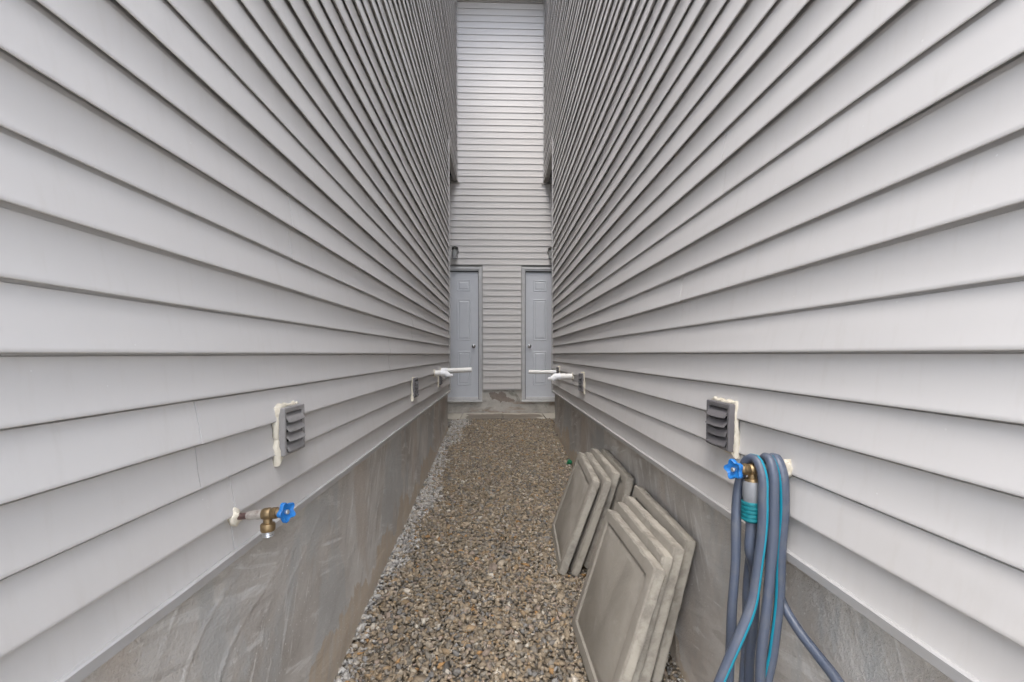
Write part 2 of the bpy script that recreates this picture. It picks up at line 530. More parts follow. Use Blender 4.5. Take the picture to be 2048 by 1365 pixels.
# ------------------------------------------------------------------ siding
def siding_board(name, parent, u0, u1, z0, plane, u_axis, n_axis, lift=0.0, seed=0, exposure=EXP, step=0.4, cut_top=None, lap=LAP, amp=1.0):
    """One course of lapped siding: runs along u_axis from u0 to u1, stands out along n_axis from the plane coordinate
    (a point on the sheathing), its lower edge at z0. The top tucks behind the next course."""
    r = np.random.default_rng(seed)
    top = exposure + 0.0062 if cut_top is None else cut_top
    f = min(1.0, top / (exposure + 0.0062))
    nt = 0.0024 + (lap - 0.0044) * (1 - f)
    prof = [(nt, top), (lap - 0.0055, 0.038), (lap - 0.0010, 0.0085), (lap, 0.0042), (lap - 0.0006, 0.0010), (lap - 0.0022, 0.0), (lap - 0.0034, 0.0014), (lap - 0.0042, 0.0130), (0.0040, 0.0140), (nt - 0.0020, top)]
    if cut_top is None:          # the lock groove just under the next lap
        g = exposure - 0.0042
        prof = [(-0.0010, top), (-0.0010, g + 0.0006), (0.0030 + (lap - 0.0085) * 0.06, g - 0.0012)] + prof[1:-1] + [(-0.0030, top)]
    n = max(2, int((u1 - u0) / step) + 1)
    us = np.linspace(u0, u1, n)
    ph = r.uniform(0, 6.28, 4)
    a1, a2 = r.uniform(0.0002, 0.0008), r.uniform(0.0003, 0.0010)
    wz = a1 * np.sin(us * r.uniform(.8, 2.2) + ph[0]) + 0.0003 * np.sin(us * r.uniform(4, 7) + ph[1]) + r.uniform(-.0006, .0006)
    wn = a2 * np.sin(us * r.uniform(1.2, 3.0) + ph[2]) * 0.6 + 0.0004 * np.sin(us * r.uniform(5, 9) + ph[3])
    wz, wn = wz * amp, wn * amp
    U, N = Vector(u_axis), Vector(n_axis)
    P = Vector(plane)
    k = len(prof)
    V = []
    for i, u in enumerate(us):
        for (pn, pz) in prof:
            q = P + U * u + N * (pn + lift + wn[i] * min(1, max(0, pn / lap) + .2))
            V.append((q.x, q.y, z0 + pz + wz[i] * (1 - pz / top * 0.6)))
    F = []
    flip = U.cross(N).z < 0
    for i in range(n - 1):
        for j in range(k):
            j2 = (j + 1) % k
            q = (i * k + j, i * k + j2, (i + 1) * k + j2, (i + 1) * k + j)
            F.append(q if flip else q[::-1])
    a = tuple(range(k)); b = tuple((n - 1) * k + j for j in range(k))
    F += [a[::-1], b] if flip else [a, b[::-1]]
    return build(name, V, F, M["siding"], parent, angle=28)

def run_course(parent, u0, u1, z0, seams, plane, u_axis, n_axis, seed, open_joints=False, **kw):
    pts = [u0] + sorted(s for s in seams if u0 + 0.25 < s < u1 - 0.25) + [u1]
    last = len(pts) - 2
    for i in range(last + 1):
        b = pts[i + 1] + (0.02 if i < last else 0)           # the nearer length laps over the next one
        a, lift = pts[i], 0.0022 * (last - i)
        if open_joints:                                      # butted lengths that have pulled apart a little
            a, b, lift = a + (0.0014 if i else 0), pts[i + 1] - (0.0014 if i < last else 0), 0.0004 * (i % 2)
        siding_board("siding_board", parent, a, b, z0, plane, u_axis, n_axis, lift=lift, seed=seed * 10 + i, **kw)

def flashing(parent, X, s, y0, y1, z_lo, z_hi, back):
    """L-shaped base flashing under the lowest course; s = +1 when the wall faces +X."""
    n = 26
    prof = [(-0.006, z_hi + 0.003), (0.0005, z_hi + 0.003), (0.0045, z_hi), (0.0035, z_lo + 0.002), (0.0015, z_lo), (-back, z_lo + 0.002), (-back, z_lo + 0.004), (-0.004, z_lo + 0.006)]
    k = len(prof)
    V = []
    r = np.random.default_rng(5 if s > 0 else 6)
    for y in np.linspace(y0, y1, n):
        w = r.uniform(-.0007, .0007); wz = r.uniform(-.0009, .0009)
        for pn, pz in prof: V.append((X + s * (pn + w), y, pz + wz))
    F = []
    for i in range(n - 1):
        for j in range(k):
            q = (i * k + j, i * k + (j + 1) % k, (i + 1) * k + (j + 1) % k, (i + 1) * k + j)
            F.append(q if s > 0 else q[::-1])
    return build("base_flashing", V, F, M["trim"], parent, angle=25)

def foundation(parent, s, xf, y0, y1, z1, seed, mat):
    """Hand-parged foundation: a heightfield with ridges and trowel laps, real relief of a few millimetres."""
    ny, nz = 1000, 150
    ys = np.linspace(y0, y1, ny); zs = np.linspace(-0.25, z1, nz)
    sh = (ny, nz)
    h = 0.0040 * vnoise(sh, (9, 3), seed) + 0.0016 * vnoise(sh, (30, 8), seed + 1) + 0.0008 * vnoise(sh, (95, 24), seed + 2)
    YY, ZZ = np.meshgrid(ys, zs, indexing='ij')
    q = YY * 4.6 - ZZ * 2.1 + 1.3 * vnoise(sh, (14, 4), seed + 3)
    ridge = np.maximum(0, 1 - np.abs(((q) % 1.0) - 0.5) * 14)
    ridge *= 0.45 + 0.55 * np.abs(vnoise(sh, (260, 60), seed + 9))
    h += 0.0068 * ridge * np.clip(vnoise(sh, (22, 6), seed + 4) * 1.8 + .15, 0, 1)
    crumbs = np.maximum(0, vnoise(sh, (480, 72), seed + 5) - 0.62) * np.clip(vnoise(sh, (16, 5), seed + 6) + .35, 0, 1)
    h += 0.010 * crumbs
    # the parging thickens into an uneven lip near the soil
    up = ZZ - (0.018 + 0.0835 * YY)
    h += 0.007 / (1 + np.exp((up - 0.10 - 0.05 * vnoise(sh, (22, 2), seed + 7)) * 60))
    base = np.array([xf(y) for y in ys])[:, None]
    X = base + s * h
    V = np.stack([X, YY, ZZ], -1).reshape(-1, 3)
    i, j = np.meshgrid(np.arange(ny - 1), np.arange(nz - 1), indexing='ij')
    a = (i * nz + j).ravel()
    F = np.stack([a, a + 1, a + nz + 1, a + nz], -1) if s < 0 else np.stack([a, a + nz, a + nz + 1, a + 1], -1)
    me = bpy.data.meshes.new("foundation")
    me.from_pydata(V.tolist(), [], F.tolist())
    me.materials.append(mat)
    me.polygons.foreach_set("use_smooth", [True] * len(me.polygons))
    o = link("foundation", me, parent)
    return o

def side_house(s, W, xf, label, base_off, known, seed):
    """s = +1: the house on the left, whose wall faces +X."""
    h = tag(empty("house", (W - s * 3.0, 2.5, 0.0)), label, "house")
    inv = Matrix.Translation(-h.location)
    def adopt(o):
        o.parent = h; o.matrix_parent_inverse = inv; return o
    plane = (W - s * LAP, 0, 0)
    xs = W - s * (LAP + 0.004)
    before = set(bpy.data.objects)
    def slab(name, xa, xb, *rest, **kw):
        a, b = sorted((xa, xb)); return box(name, a, b, *rest, **kw)
    far = -s * 6.5
    slab("wall", far, xs, Y0 + 0.01, D1 - 0.015, 1.012, SOFFIT + 0.16, mat=M["sheath"])
    slab("wall", far, xs, Y0 + 0.01, D2 + 0.03, SOFFIT + 0.165, TOP + 0.12, mat=M["sheath"])
    slab("wall", far, W - s * 0.86, D1 - 0.012, D2 + 0.03, 0.0, SOFFIT + 0.12, mat=M["sheath"])
    # porch ceiling behind the fascia
    slab("porch_ceiling", W - s * 0.90, W - s * 0.080, D1 - 0.014, D2 + 0.02, SOFFIT + 0.10, SOFFIT + 0.16, mat=M["ceiling"])
    slab("fascia", W - s * 0.078, W - s * 0.008, D1 - 0.005, D2 - 0.01, SOFFIT, SOFFIT + 0.15, mat=M["soffit"])
    # siding, course by course
    k = -5
    while True:
        z0 = EYE + base_off + k * EXP
        if z0 > TOP - 0.02: break
        end = D1 - 0.012 if z0 < SOFFIT + 0.04 else D2 - 0.012
        pair = (k + 9) // 2
        rr = random.Random(seed * 1000 + pair)
        if pair in known: seams = known[pair] + [x + 3.62 for x in known[pair]]
        else:
            a = rr.uniform(1.7, 5.2); seams = [x for x in (a, a - 3.5, a + 3.5) if x > 1.6]
        cut = min(EXP + 0.0062, TOP - z0)
        run_course(h_temp, Y0, end, z0, seams, plane, (0, 1, 0), (s, 0, 0), seed * 1000 + k + 50, open_joints=pair in known, cut_top=cut if cut < EXP else None, lap=0.0190 if k % 2 == 0 else 0.0142)
        k += 1
    z_lo = EYE + base_off - 5 * EXP - 0.012
    flashing(None, W, s, Y0, D1 - 0.02, z_lo, z_lo + 0.022, 0.032)
    foundation(None, s, xf, Y0, D1, z_lo + 0.012, 40 if s > 0 else 80, M["parge_l"])
    # return of the foundation at the far corner and its body
    xa = xf(D1) - s * 0.006
    a, b = sorted((far, xa - s * 0.02))
    box("foundation_body", a, b, Y0 + 0.01, D1 - 0.004, -0.25, z_lo + 0.010, M["parge_l"])
    # corner channel at the end of the lower wall
    a, b = sorted((W - s * LAP, W + s * 0.007))
    box("corner_channel", a, b, D1 - 0.028, D1 + 0.004, z_lo + 0.03, SOFFIT + 0.105, M["trim"], bev=0.002)
    a, b = sorted((W - s * LAP, W + s * 0.007))
    box("corner_channel", a, b, Y0 - 0.030, Y0 + 0.002, z_lo + 0.01, TOP, M["trim"], bev=0.002)
    # inside corner channel against the rear wall
    a, b = sorted((W - s * LAP, W + s * 0.006))
    box("corner_channel", a, b, D2 - 0.036, D2 - 0.021, SOFFIT + 0.012, TOP, M["trim"], bev=0.002)
    # eave and roof above the frame
    a, b = sorted((far, W + s * 0.03))
    box("soffit", a, b, Y0 - 0.2, D2 + 0.02, TOP + 0.125, TOP + 0.15, M["soffit"])
    xe = W + s * 0.05
    V, F = [], []
    for y in (Y0 - 0.25, D2 + 0.02):
        V += [(xe, y, TOP + 0.155), (xe, y, TOP + 0.30), (far, y, TOP + 0.30 + 0.45 * abs(far - xe)), (far, y, TOP + 0.155)]
    F = [(0, 1, 2, 3), (7, 6, 5, 4), (0, 4, 5, 1), (1, 5, 6, 2), (2, 6, 7, 3), (3, 7, 4, 0)]
    build("roof", V, F, M["roof"], smooth=False)
    for o in set(bpy.data.objects) - before:
        if o.parent is None: adopt(o)
    return h
h_temp = None

LEFT = side_house(+1, WL, found_left, "grey vinyl-sided house along the left of the gravel passage, above a parged foundation", 0.002,
                  {2: [1.082], 3: [0.965], 4: [2.63], 5: [3.33], 6: [1.41], 8: [3.64], 9: [3.57]}, 1)
RIGHT = side_house(-1, WR, found_right, "grey vinyl-sided house along the right of the gravel passage, slabs leaning against it", 0.006,
                   {5: [1.685], 7: [1.376], 8: [3.29], 9: [3.2], 10: [3.05], 11: [2.98], 3: [4.4], 13: [2.6]}, 2)

# ------------------------------------------------------------------ rear house with two doors
def rear_house():
    h = tag(empty("house", (0.0, 9.0, 0.0)), "grey-sided house closing the end of the passage, with two blue-grey doors", "house")
    before = set(bpy.data.objects)
    box("wall", -6.5, 6.5, D2 + 0.06, 12.0, 0.0, TOP + 0.12, M["sheath"])
    plane = (0, D2 + 0.0125, 0)
    pitch = 0.1012
    z_sill = 0.958
    xl, xr = -0.276, 0.372           # outer edges of the inner door casings
    head = 2.962
    z0 = z_sill
    k = 0
    while z0 < TOP - 0.02:
        if z0 < head - 0.02:
            cut = min(pitch + 0.0062, head + 0.02 - z0)
            run_course(None, xl + 0.008, xr - 0.008, z0, [], plane, (1, 0, 0), (0, -1, 0), 7000 + k, exposure=pitch, step=0.3, lap=0.0125, amp=0.35)
        else:
            a, b = (-1.50, 1.55) if z0 < SOFFIT - 0.03 else (WL + 0.004, WR - 0.004)
            cut = min(pitch + 0.0062, TOP - z0)
            run_course(None, a, b, z0, [], plane, (1, 0, 0), (0, -1, 0), 7000 + k, exposure=pitch, step=0.3, cut_top=cut if cut < pitch else None, lap=0.0125, amp=0.35)
        z0 += pitch; k += 1
    # channels either side of the narrow strip between the doors, and the frieze and soffit at the top
    box("side_channel", xl, xl + 0.014, D2 - 0.010, D2 + 0.02, z_sill - 0.004, head, M["trim"], bev=0.002)
    box("side_channel", xr - 0.014, xr, D2 - 0.010, D2 + 0.02, z_sill - 0.004, head, M["trim"], bev=0.002)
    box("sill_flashing", xl, xr, D2 - 0.012, D2 + 0.03, z_sill - 0.018, z_sill - 0.005, M["trim"], bev=0.001)
    box("drip_flashing", -1.5, WL + 0.03, D2 - 0.026, D2 - 0.003, SOFFIT - 0.030, SOFFIT - 0.016, M["soffit"])
    box("drip_flashing", WR - 0.03, 1.5, D2 - 0.026, D2 - 0.003, SOFFIT - 0.030, SOFFIT - 0.016, M["soffit"])
    box("frieze", WL + 0.002, WR - 0.002, D2 - 0.018, D2 + 0.03, TOP - 0.012, TOP + 0.07, M["soffit"], bev=0.002)
    box("soffit", WL + 0.002, WR - 0.002, D2 - 0.62, D2 + 0.05, TOP + 0.074, TOP + 0.10, M["soffit"])  # overhang deepened, out of view, to shade the top of the wall
    V, F = [], []
    for x in (-6.5, 6.5): V += [(x, D2 + 0.03, TOP + 0.40), (x, D2 + 0.03, TOP + 0.52), (x, 12, TOP + 2.6), (x, 12, TOP + 0.4)]
    build("roof", V, [(0, 1, 2, 3), (7, 6, 5, 4), (0, 4, 5, 1), (1, 5, 6, 2), (2, 6, 7, 3), (3, 7, 4, 0)], M["roof"], smooth=False)
    # concrete base: low under the doors, high between them
    ny = 160; nz = 40
    def patch(name, xa, xb, za, zb, yf, seed):
        xs = np.linspace(xa, xb, ny); zs = np.linspace(za, zb, nz)
        hgt = 0.004 * vnoise((ny, nz), (14, 5), seed) + 0.002 * vnoise((ny, nz), (60, 18), seed + 1)
        V = [(x, yf - hgt[i, j], z) for i, x in enumerate(xs) for j, z in enumerate(zs)]
        F = [(i * nz + j, (i + 1) * nz + j, (i + 1) * nz + j + 1, i * nz + j + 1) for i in range(ny - 1) for j in range(nz - 1)]
        return build(name, V, F, M["parge_b"])
    patch("foundation", -1.52, 1.57, 0.30, 0.742, D2 + 0.012, 21)
    patch("foundation", xl - 0.012, xr + 0.012, 0.738, z_sill - 0.010, D2 + 0.016, 24)

    def door(x0, x1, knob_x, inner):
        """inner: +1 when the casing visible from the passage is on the x1 side"""
        zb, zt = 0.790, 2.880
        yf = D2 + 0.030
        d = box("door", x0, x1, yf, yf + 0.042, zb, zt, M["door"], bev=0.002)
        w = x1 - x0
        cols = [(x0 + 0.128, x0 + 0.128 + 0.222), (x1 - 0.128 - 0.222, x1 - 0.128)]
        for (a, b) in cols:
            for (c, e) in ((2.558, 2.740), (1.755, 2.430), (1.020, 1.580)):
                rings = [(0, 0.0008), (0.010, -0.0075), (0.020, 0.0045), (0.026, 0.0045), (0.044, -0.0060), (0.052, -0.0060)]
                V, F = [], []
                for ins, dy in rings:
                    V += [(a + ins, yf + dy, c + ins), (b - ins, yf + dy, c + ins), (b - ins, yf + dy, e - ins), (a + ins, yf + dy, e - ins)]
                for i in range(len(rings) - 1):
                    for j in range(4):
                        F.append((i * 4 + j, i * 4 + (j + 1) % 4, (i + 1) * 4 + (j + 1) % 4, (i + 1) * 4 + j))
                q = (len(rings) - 1) * 4
                F.append((q, q + 1, q + 2, q + 3))
                p = build("door_panel", V, F, M["door"], smooth=False)
                p.parent = d
        kz = 1.660
        kn = lathe("door_knob", [(0, 0.032), (0.006, 0.032), (0.010, 0.014), (0.030, 0.012), (0.036, 0.022), (0.048, 0.028), (0.060, 0.025), (0.066, 0.012)], (knob_x, yf, kz), (0, -1, 0), M["chrome"])
        kn.parent = d
        sw = box("door_sweep", x0 + 0.002, x1 - 0.002, yf - 0.014, yf + 0.02, zb - 0.012, zb + 0.034, M["sweep"], bev=0.003); sw.parent = d
        # casing: jambs, head, stepped brickmould, threshold
        for (a, b) in ((x0 - 0.058, x0 - 0.003), (x1 + 0.003, x1 + 0.058)):
            o = box("door_jamb", a, b, D2 - 0.004, D2 + 0.075, 0.742, zt + 0.070, M["frame"], bev=0.004); o.parent = d
            mid = (a + b) / 2
            o = box("casing_bead", mid - 0.012, mid + 0.012, D2 - 0.012, D2 - 0.005, 0.745, zt + 0.055, M["frame"], bev=0.003); o.parent = d
        o = box("door_head", x0 - 0.0025, x1 + 0.0025, D2 - 0.002, D2 + 0.075, zt + 0.004, zt + 0.068, M["frame"], bev=0.004); o.parent = d
        o = box("casing_bead", x0 - 0.02, x1 + 0.02, D2 - 0.011, D2 - 0.0035, zt + 0.028, zt + 0.046, M["frame"], bev=0.003); o.parent = d
        o = box("door_gap_shade", x0 + 0.002, x1 - 0.002, D2 + 0.010, D2 + 0.029, zt - 0.010, zt + 0.003, M["vent_hole"]); o.parent = d  # black strips that draw in the shadow line of the door gap
        for (a, b) in ((x0 - 0.0025, x0 + 0.004), (x1 - 0.004, x1 + 0.0025)):
            o = box("door_gap_shade", a, b, D2 + 0.012, D2 + 0.028, zb, zt - 0.012, M["vent_hole"]); o.parent = d
        o = box("threshold", x0 - 0.06, x1 + 0.06, D2 - 0.035, D2 + 0.08, 0.744, 0.772, M["sweep"], bev=0.003); o.parent = d
        return d
    door(-1.146, -0.337, -0.418, +1)
    door(0.433, 1.242, 0.500, -1)
    inv = Matrix.Translation(-h.location)
    for o in set(bpy.data.objects) - before:
        if o.parent is None:
            o.parent = h; o.matrix_parent_inverse = inv
    return h
REAR = rear_house()

# ------------------------------------------------------------------ paving slabs laid along the rear wall
def slab_mesh(name, L, H, T, seed, border=True, n=20):
    """Cast patio slab: worn edges, and on the front a flat rim with a bevelled field. Front face is z=0, body to z=-T."""
    r = np.random.default_rng(seed)
    def ring(ins, z, jit, jz=0.0):
        out = []
        c = [(ins, ins), (L - ins, ins), (L - ins, H - ins), (ins, H - ins)]
        for q in range(4):
            a, b = c[q], c[(q + 1) % 4]
            for i in range(n):
                t = i / n
                cut = 0.0035 if i == 0 else 0.0
                x = a[0] + (b[0] - a[0]) * t; y = a[1] + (b[1] - a[1]) * t
                x += (L / 2 - x) / (L / 2) * cut; y += (H / 2 - y) / (H / 2) * cut
                out.append((x + r.normal(0, jit), y + r.normal(0, jit), z + r.normal(0, jz)))
        return out
    R = [ring(0.0035, -T, .0012), ring(0, -T + 0.004, .0012), ring(0.0002, -T * .55, .0008), ring(0, -0.006, .0013), ring(0.004, -0.001, .0014, .0005), ring(0.009, 0, .0004)]
    for _ in range(9):                            # knocked-off bits along the front arris
        j, dpt = int(r.integers(0, 4 * n)), r.uniform(.002, .006)
        for q in (3, 4):
            x, y, z = R[q][j]
            R[q][j] = (x + (L / 2 - x) / L * 2 * dpt, y + (H / 2 - y) / H * 2 * dpt, z - dpt * (0.8 if q == 4 else 0.2))
    nside = len(R) - 1
    if border: R += [ring(0.046, 0.0, .0001), ring(0.051, -0.0095, .0002), ring(0.060, -0.0095, .0001), ring(0.078, -0.0015, .0001)]
    m = 4 * n
    V = [p for rg in R for p in rg]
    F, MI = [], []
    for i in range(len(R) - 1):
        for j in range(m):
            F.append((i * m + j, i * m + (j + 1) % m, (i + 1) * m + (j + 1) % m, (i + 1) * m + j)); MI.append(1 if i < nside - 1 else 0)
    F.append(tuple(range(m))[::-1]); MI.append(0)
    F.append(tuple((len(R) - 1) * m + j for j in range(m))); MI.append(0)
    me = bpy.data.meshes.new(name)
    me.from_pydata(V, [], F)
    me.materials.append(M["slab"]); me.materials.append(M["slab_side"])
    me.polygons.foreach_set("material_index", MI)
    me.polygons.foreach_set("use_smooth", [True] * len(MI))
    me.set_sharp_from_angle(angle=RAD(24))
    return me

paving = tag(empty("paving", (0, 6.7, 0.5)), kind="structure")
for i, (a, b) in enumerate(((-1.235, -0.597), (-0.587, 0.052), (0.064, 0.702), (0.713, 1.35))):
    me = slab_mesh("paving_slab", b - a, 0.585, 0.05, 300 + i, border=False)
    me.materials.clear(); me.materials.append(M["slab_wet"]); me.materials.append(M["slab_wet"])
    o = link("paving_slab", me, paving)
    o.matrix_parent_inverse = Matrix.Translation((0, -6.7, -0.5))
    o.location = (a, 6.408 + (0.004, -0.003, 0.003, 0)[i], 0.562 + (0, 0.002, -0.003, 0.001)[i])
    o.rotation_euler = (RAD((-0.2, 0.3, 0.1, -0.3)[i]), RAD((0.2, -0.3, 0.3, 0)[i]), RAD((0.3, -0.4, 0.5, 0)[i]))

# ------------------------------------------------------------------ slabs leaning on the right-hand foundation
leaning = [
    # far-top, near-top, far-bottom corner of the front face, border, label
    ((.536, 2.077, .769), (.550, 1.485, .775), (.350, 2.077, .180), True, "front concrete slab of the near leaning stack, its bordered face in full view"),
    ((.597, 2.145, .785), (.605, 1.525, .789), (.428, 2.12, .186), False, "second concrete slab from the front in the near leaning stack, plain thick edge"),
    ((.648, 2.165, .806), (.655, 1.540, .808), (.490, 2.14, .190), True, "third concrete slab from the front in the near leaning stack"),
    ((.716, 2.222, .838), (.724, 1.645, .812), (.585, 2.21, .215), True, "rearmost concrete slab of the near stack, leaning against the foundation"),
    ((.573, 3.040, .831), (.545, 2.447, .806), (.374, 3.04, .258), True, "front concrete slab of the far leaning stack, panel face towards the gravel"),
    ((.620, 3.030, .836), (.612, 2.420, .806), (.428, 3.03, .258), True, "second concrete slab from the front in the far leaning stack"),
    ((.679, 3.090, .848), (.676, 2.500, .832), (.498, 3.08, .262), False, "third concrete slab from the front in the far leaning stack"),
    ((.732, 3.000, .862), (.729, 2.425, .832), (.600, 2.99, .262), True, "rearmost concrete slab of the far stack, leaning on the foundation"),
]
for i, (tf, tn, bf, border, label) in enumerate(leaning):
    tf, tn, bf = Vector(tf), Vector(tn), Vector(bf)
    ex = (tn - tf).normalized()                    # along the slab, towards the camera
    ey = (tf - bf); ey = (ey - ex * ey.dot(ex)).normalized()
    ez = ex.cross(ey)                              # front normal
    L = 0.612; H = 0.607
    me = slab_mesh("patio_paver", L, H, 0.046, 400 + i, border)
    o = link("patio_paver", me)
    org = tf - ey * H
    m = Matrix((ex, ey, ez)).transposed().to_4x4()
    m.translation = org
    o.matrix_world = m
    tag(o, label, "paving slab", "concrete slabs leaning against the right foundation")

# ------------------------------------------------------------------ gravel
def gravel():
    tmpl = []
    for q in range(36):
        bm = bmesh.new()
        npt = int(RNG.integers(9, 13))
        P = RNG.normal(0, 1, (npt, 3)); P /= np.linalg.norm(P, axis=1)[:, None]
        P *= RNG.uniform(0.82, 1.1, (npt, 1))
        for p in P: bm.verts.new(p)
        bmesh.ops.convex_hull(bm, input=bm.verts)
        for v in [v for v in bm.verts if not v.link_faces]: bm.verts.remove(v)
        bmesh.ops.triangulate(bm, faces=bm.faces)
        bmesh.ops.recalc_face_normals(bm, faces=bm.faces)
        bm.verts.index_update()
        tmpl.append((np.array([v.co[:] for v in bm.verts]), np.array([[v.index for v in f.verts] for f in bm.faces])))
        bm.free()
    pts = []
    def scatter(x0, x1, y0, y1, sp, dz, r0):
        nx, ny = int((x1 - x0) / sp), int((y1 - y0) / sp)
        gx, gy = np.meshgrid(np.arange(nx), np.arange(ny))
        x = x0 + (gx.ravel() + RNG.uniform(0, 1, nx * ny)) * sp
        y = y0 + (gy.ravel() + RNG.uniform(0, 1, nx * ny)) * sp
        r = r0 * np.exp(RNG.normal(0, 0.32, nx * ny))
        z = gravel_z(y) + dz + RNG.uniform(-.004, .004, nx * ny)
        pts.append(np.stack([x, y, z, r], -1))
    scatter(-0.70, 0.80, 0.9, 6.40, 0.0172, -0.010, 0.0112)
    scatter(-0.70, 0.80, 1.2, 6.40, 0.0195, -0.002, 0.0120)
    scatter(-0.70, 0.80, -1.3, 0.9, 0.022, -0.006, 0.0135)
    A = np.concatenate(pts)
    # a few larger stones by the wall foot and piled against the left foundation
    x, y, z, r = A.T
    lump = 0.010 * np.sin(x * 7.1 + y * 1.3) * np.sin(y * 3.7 - x * 2.1) + 0.006 * np.sin(y * 9.3 + 2 * np.sin(x * 5))
    z = z + lump * 0.7
    N = len(x)
    pal = np.array([(.300, .238, .160), (.350, .285, .200), (.250, .200, .138), (.275, .245, .200), (.195, .172, .138), (.135, .125, .110),
                    (.440, .375, .285), (.330, .235, .135), (.375, .215, .085), (.540, .490, .410), (.225, .218, .205), (.335, .265, .210)])
    w = np.array([.20, .15, .14, .11, .10, .05, .07, .06, .012, .035, .05, .06]); w = w / w.sum()
    c = pal[RNG.choice(len(pal), N, p=w)] * RNG.uniform(0.82, 1.18, (N, 1))
    # limestone dust and grey chips along the left foundation
    gpal = np.array([(.52, .50, .465), (.43, .415, .385), (.31, .30, .285), (.60, .58, .545), (.46, .415, .35)])
    edge = -0.70 + 0.10 + 0.05 * np.sin(y * 2.3) + 0.03 * np.sin(y * 7.1 + 1) + 0.10 * np.clip((y - 3.0) / 3.0, 0, 1) - 0.05
    pg = np.clip(1 - (x - edge) / 0.10, 0, 1) * 0.85
    gm = RNG.uniform(0, 1, N) < pg
    c[gm] = gpal[RNG.choice(5, gm.sum())] * RNG.uniform(0.85, 1.15, (gm.sum(), 1))
    # paler grey chips scattered by the right wall foot near the slabs
    gm = RNG.uniform(0, 1, N) < np.clip((x - 0.66) / 0.08, 0, 1) * np.clip(2.6 - y, 0, 1) * 0.7
    c[gm] = gpal[RNG.choice(5, gm.sum())]
    r = np.where((x < edge + .03), r * 1.05, r)
    choice = RNG.integers(0, len(tmpl), N)
    Vs, Fs, Cs = [], [], []
    base = 0
    yaw, tx, ty = RNG.uniform(0, 6.283, N), RNG.normal(0, .42, N), RNG.normal(0, .42, N)
    sx, sy, sz = RNG.uniform(1.0, 1.65, N), RNG.uniform(.72, 1.05, N), RNG.uniform(.42, .80, N)
    cy, sn = np.cos(yaw), np.sin(yaw)
    for q, (tv, tf) in enumerate(tmpl):
        idx = np.nonzero(choice == q)[0]
        if len(idx) == 0: continue
        P = tv[None] * np.stack([sx[idx], sy[idx], sz[idx]], -1)[:, None, :] * r[idx][:, None, None]
        cx_, sx_ = np.cos(tx[idx])[:, None], np.sin(tx[idx])[:, None]
        Y = P[..., 1] * cx_ - P[..., 2] * sx_; Z = P[..., 1] * sx_ + P[..., 2] * cx_; X = P[..., 0]
        cx_, sx_ = np.cos(ty[idx])[:, None], np.sin(ty[idx])[:, None]
        X, Z = X * cx_ + Z * sx_, -X * sx_ + Z * cx_
        a, b = cy[idx][:, None], sn[idx][:, None]
        X, Y = X * a - Y * b, X * b + Y * a
        W = np.stack([X + x[idx][:, None], Y + y[idx][:, None], Z + z[idx][:, None]], -1)
        nv = tv.shape[0]
        Vs.append(W.reshape(-1, 3))
        Fs.append((tf[None] + (base + np.arange(len(idx)) * nv)[:, None, None]).reshape(-1, 3))
        Cs.append(np.repeat(c[idx], nv, axis=0))
        base += len(idx) * nv
    V = np.concatenate(Vs); F = np.concatenate(Fs); Cc = np.concatenate(Cs)
    me = bpy.data.meshes.new("gravel")
    me.vertices.add(len(V)); me.vertices.foreach_set("co", V.astype(np.float32).ravel())
    me.loops.add(F.size); me.loops.foreach_set("vertex_index", F.astype(np.int32).ravel())
    me.polygons.add(len(F))
    me.polygons.foreach_set("loop_start", np.arange(0, F.size, 3, dtype=np.int32))
    me.update(calc_edges=True)
    at = me.attributes.new("stone_colour", 'FLOAT_COLOR', 'POINT')
    at.data.foreach_set("color", np.concatenate([Cc, np.ones((len(Cc), 1))], 1).astype(np.float32).ravel())
    me.materials.append(M["gravel"])
    o = link("gravel", me)
    tag(o, "loose brown and grey crushed gravel covering the passage floor", "gravel", kind="stuff")
    print("gravel stones", N, "tris", len(F))
gravel()

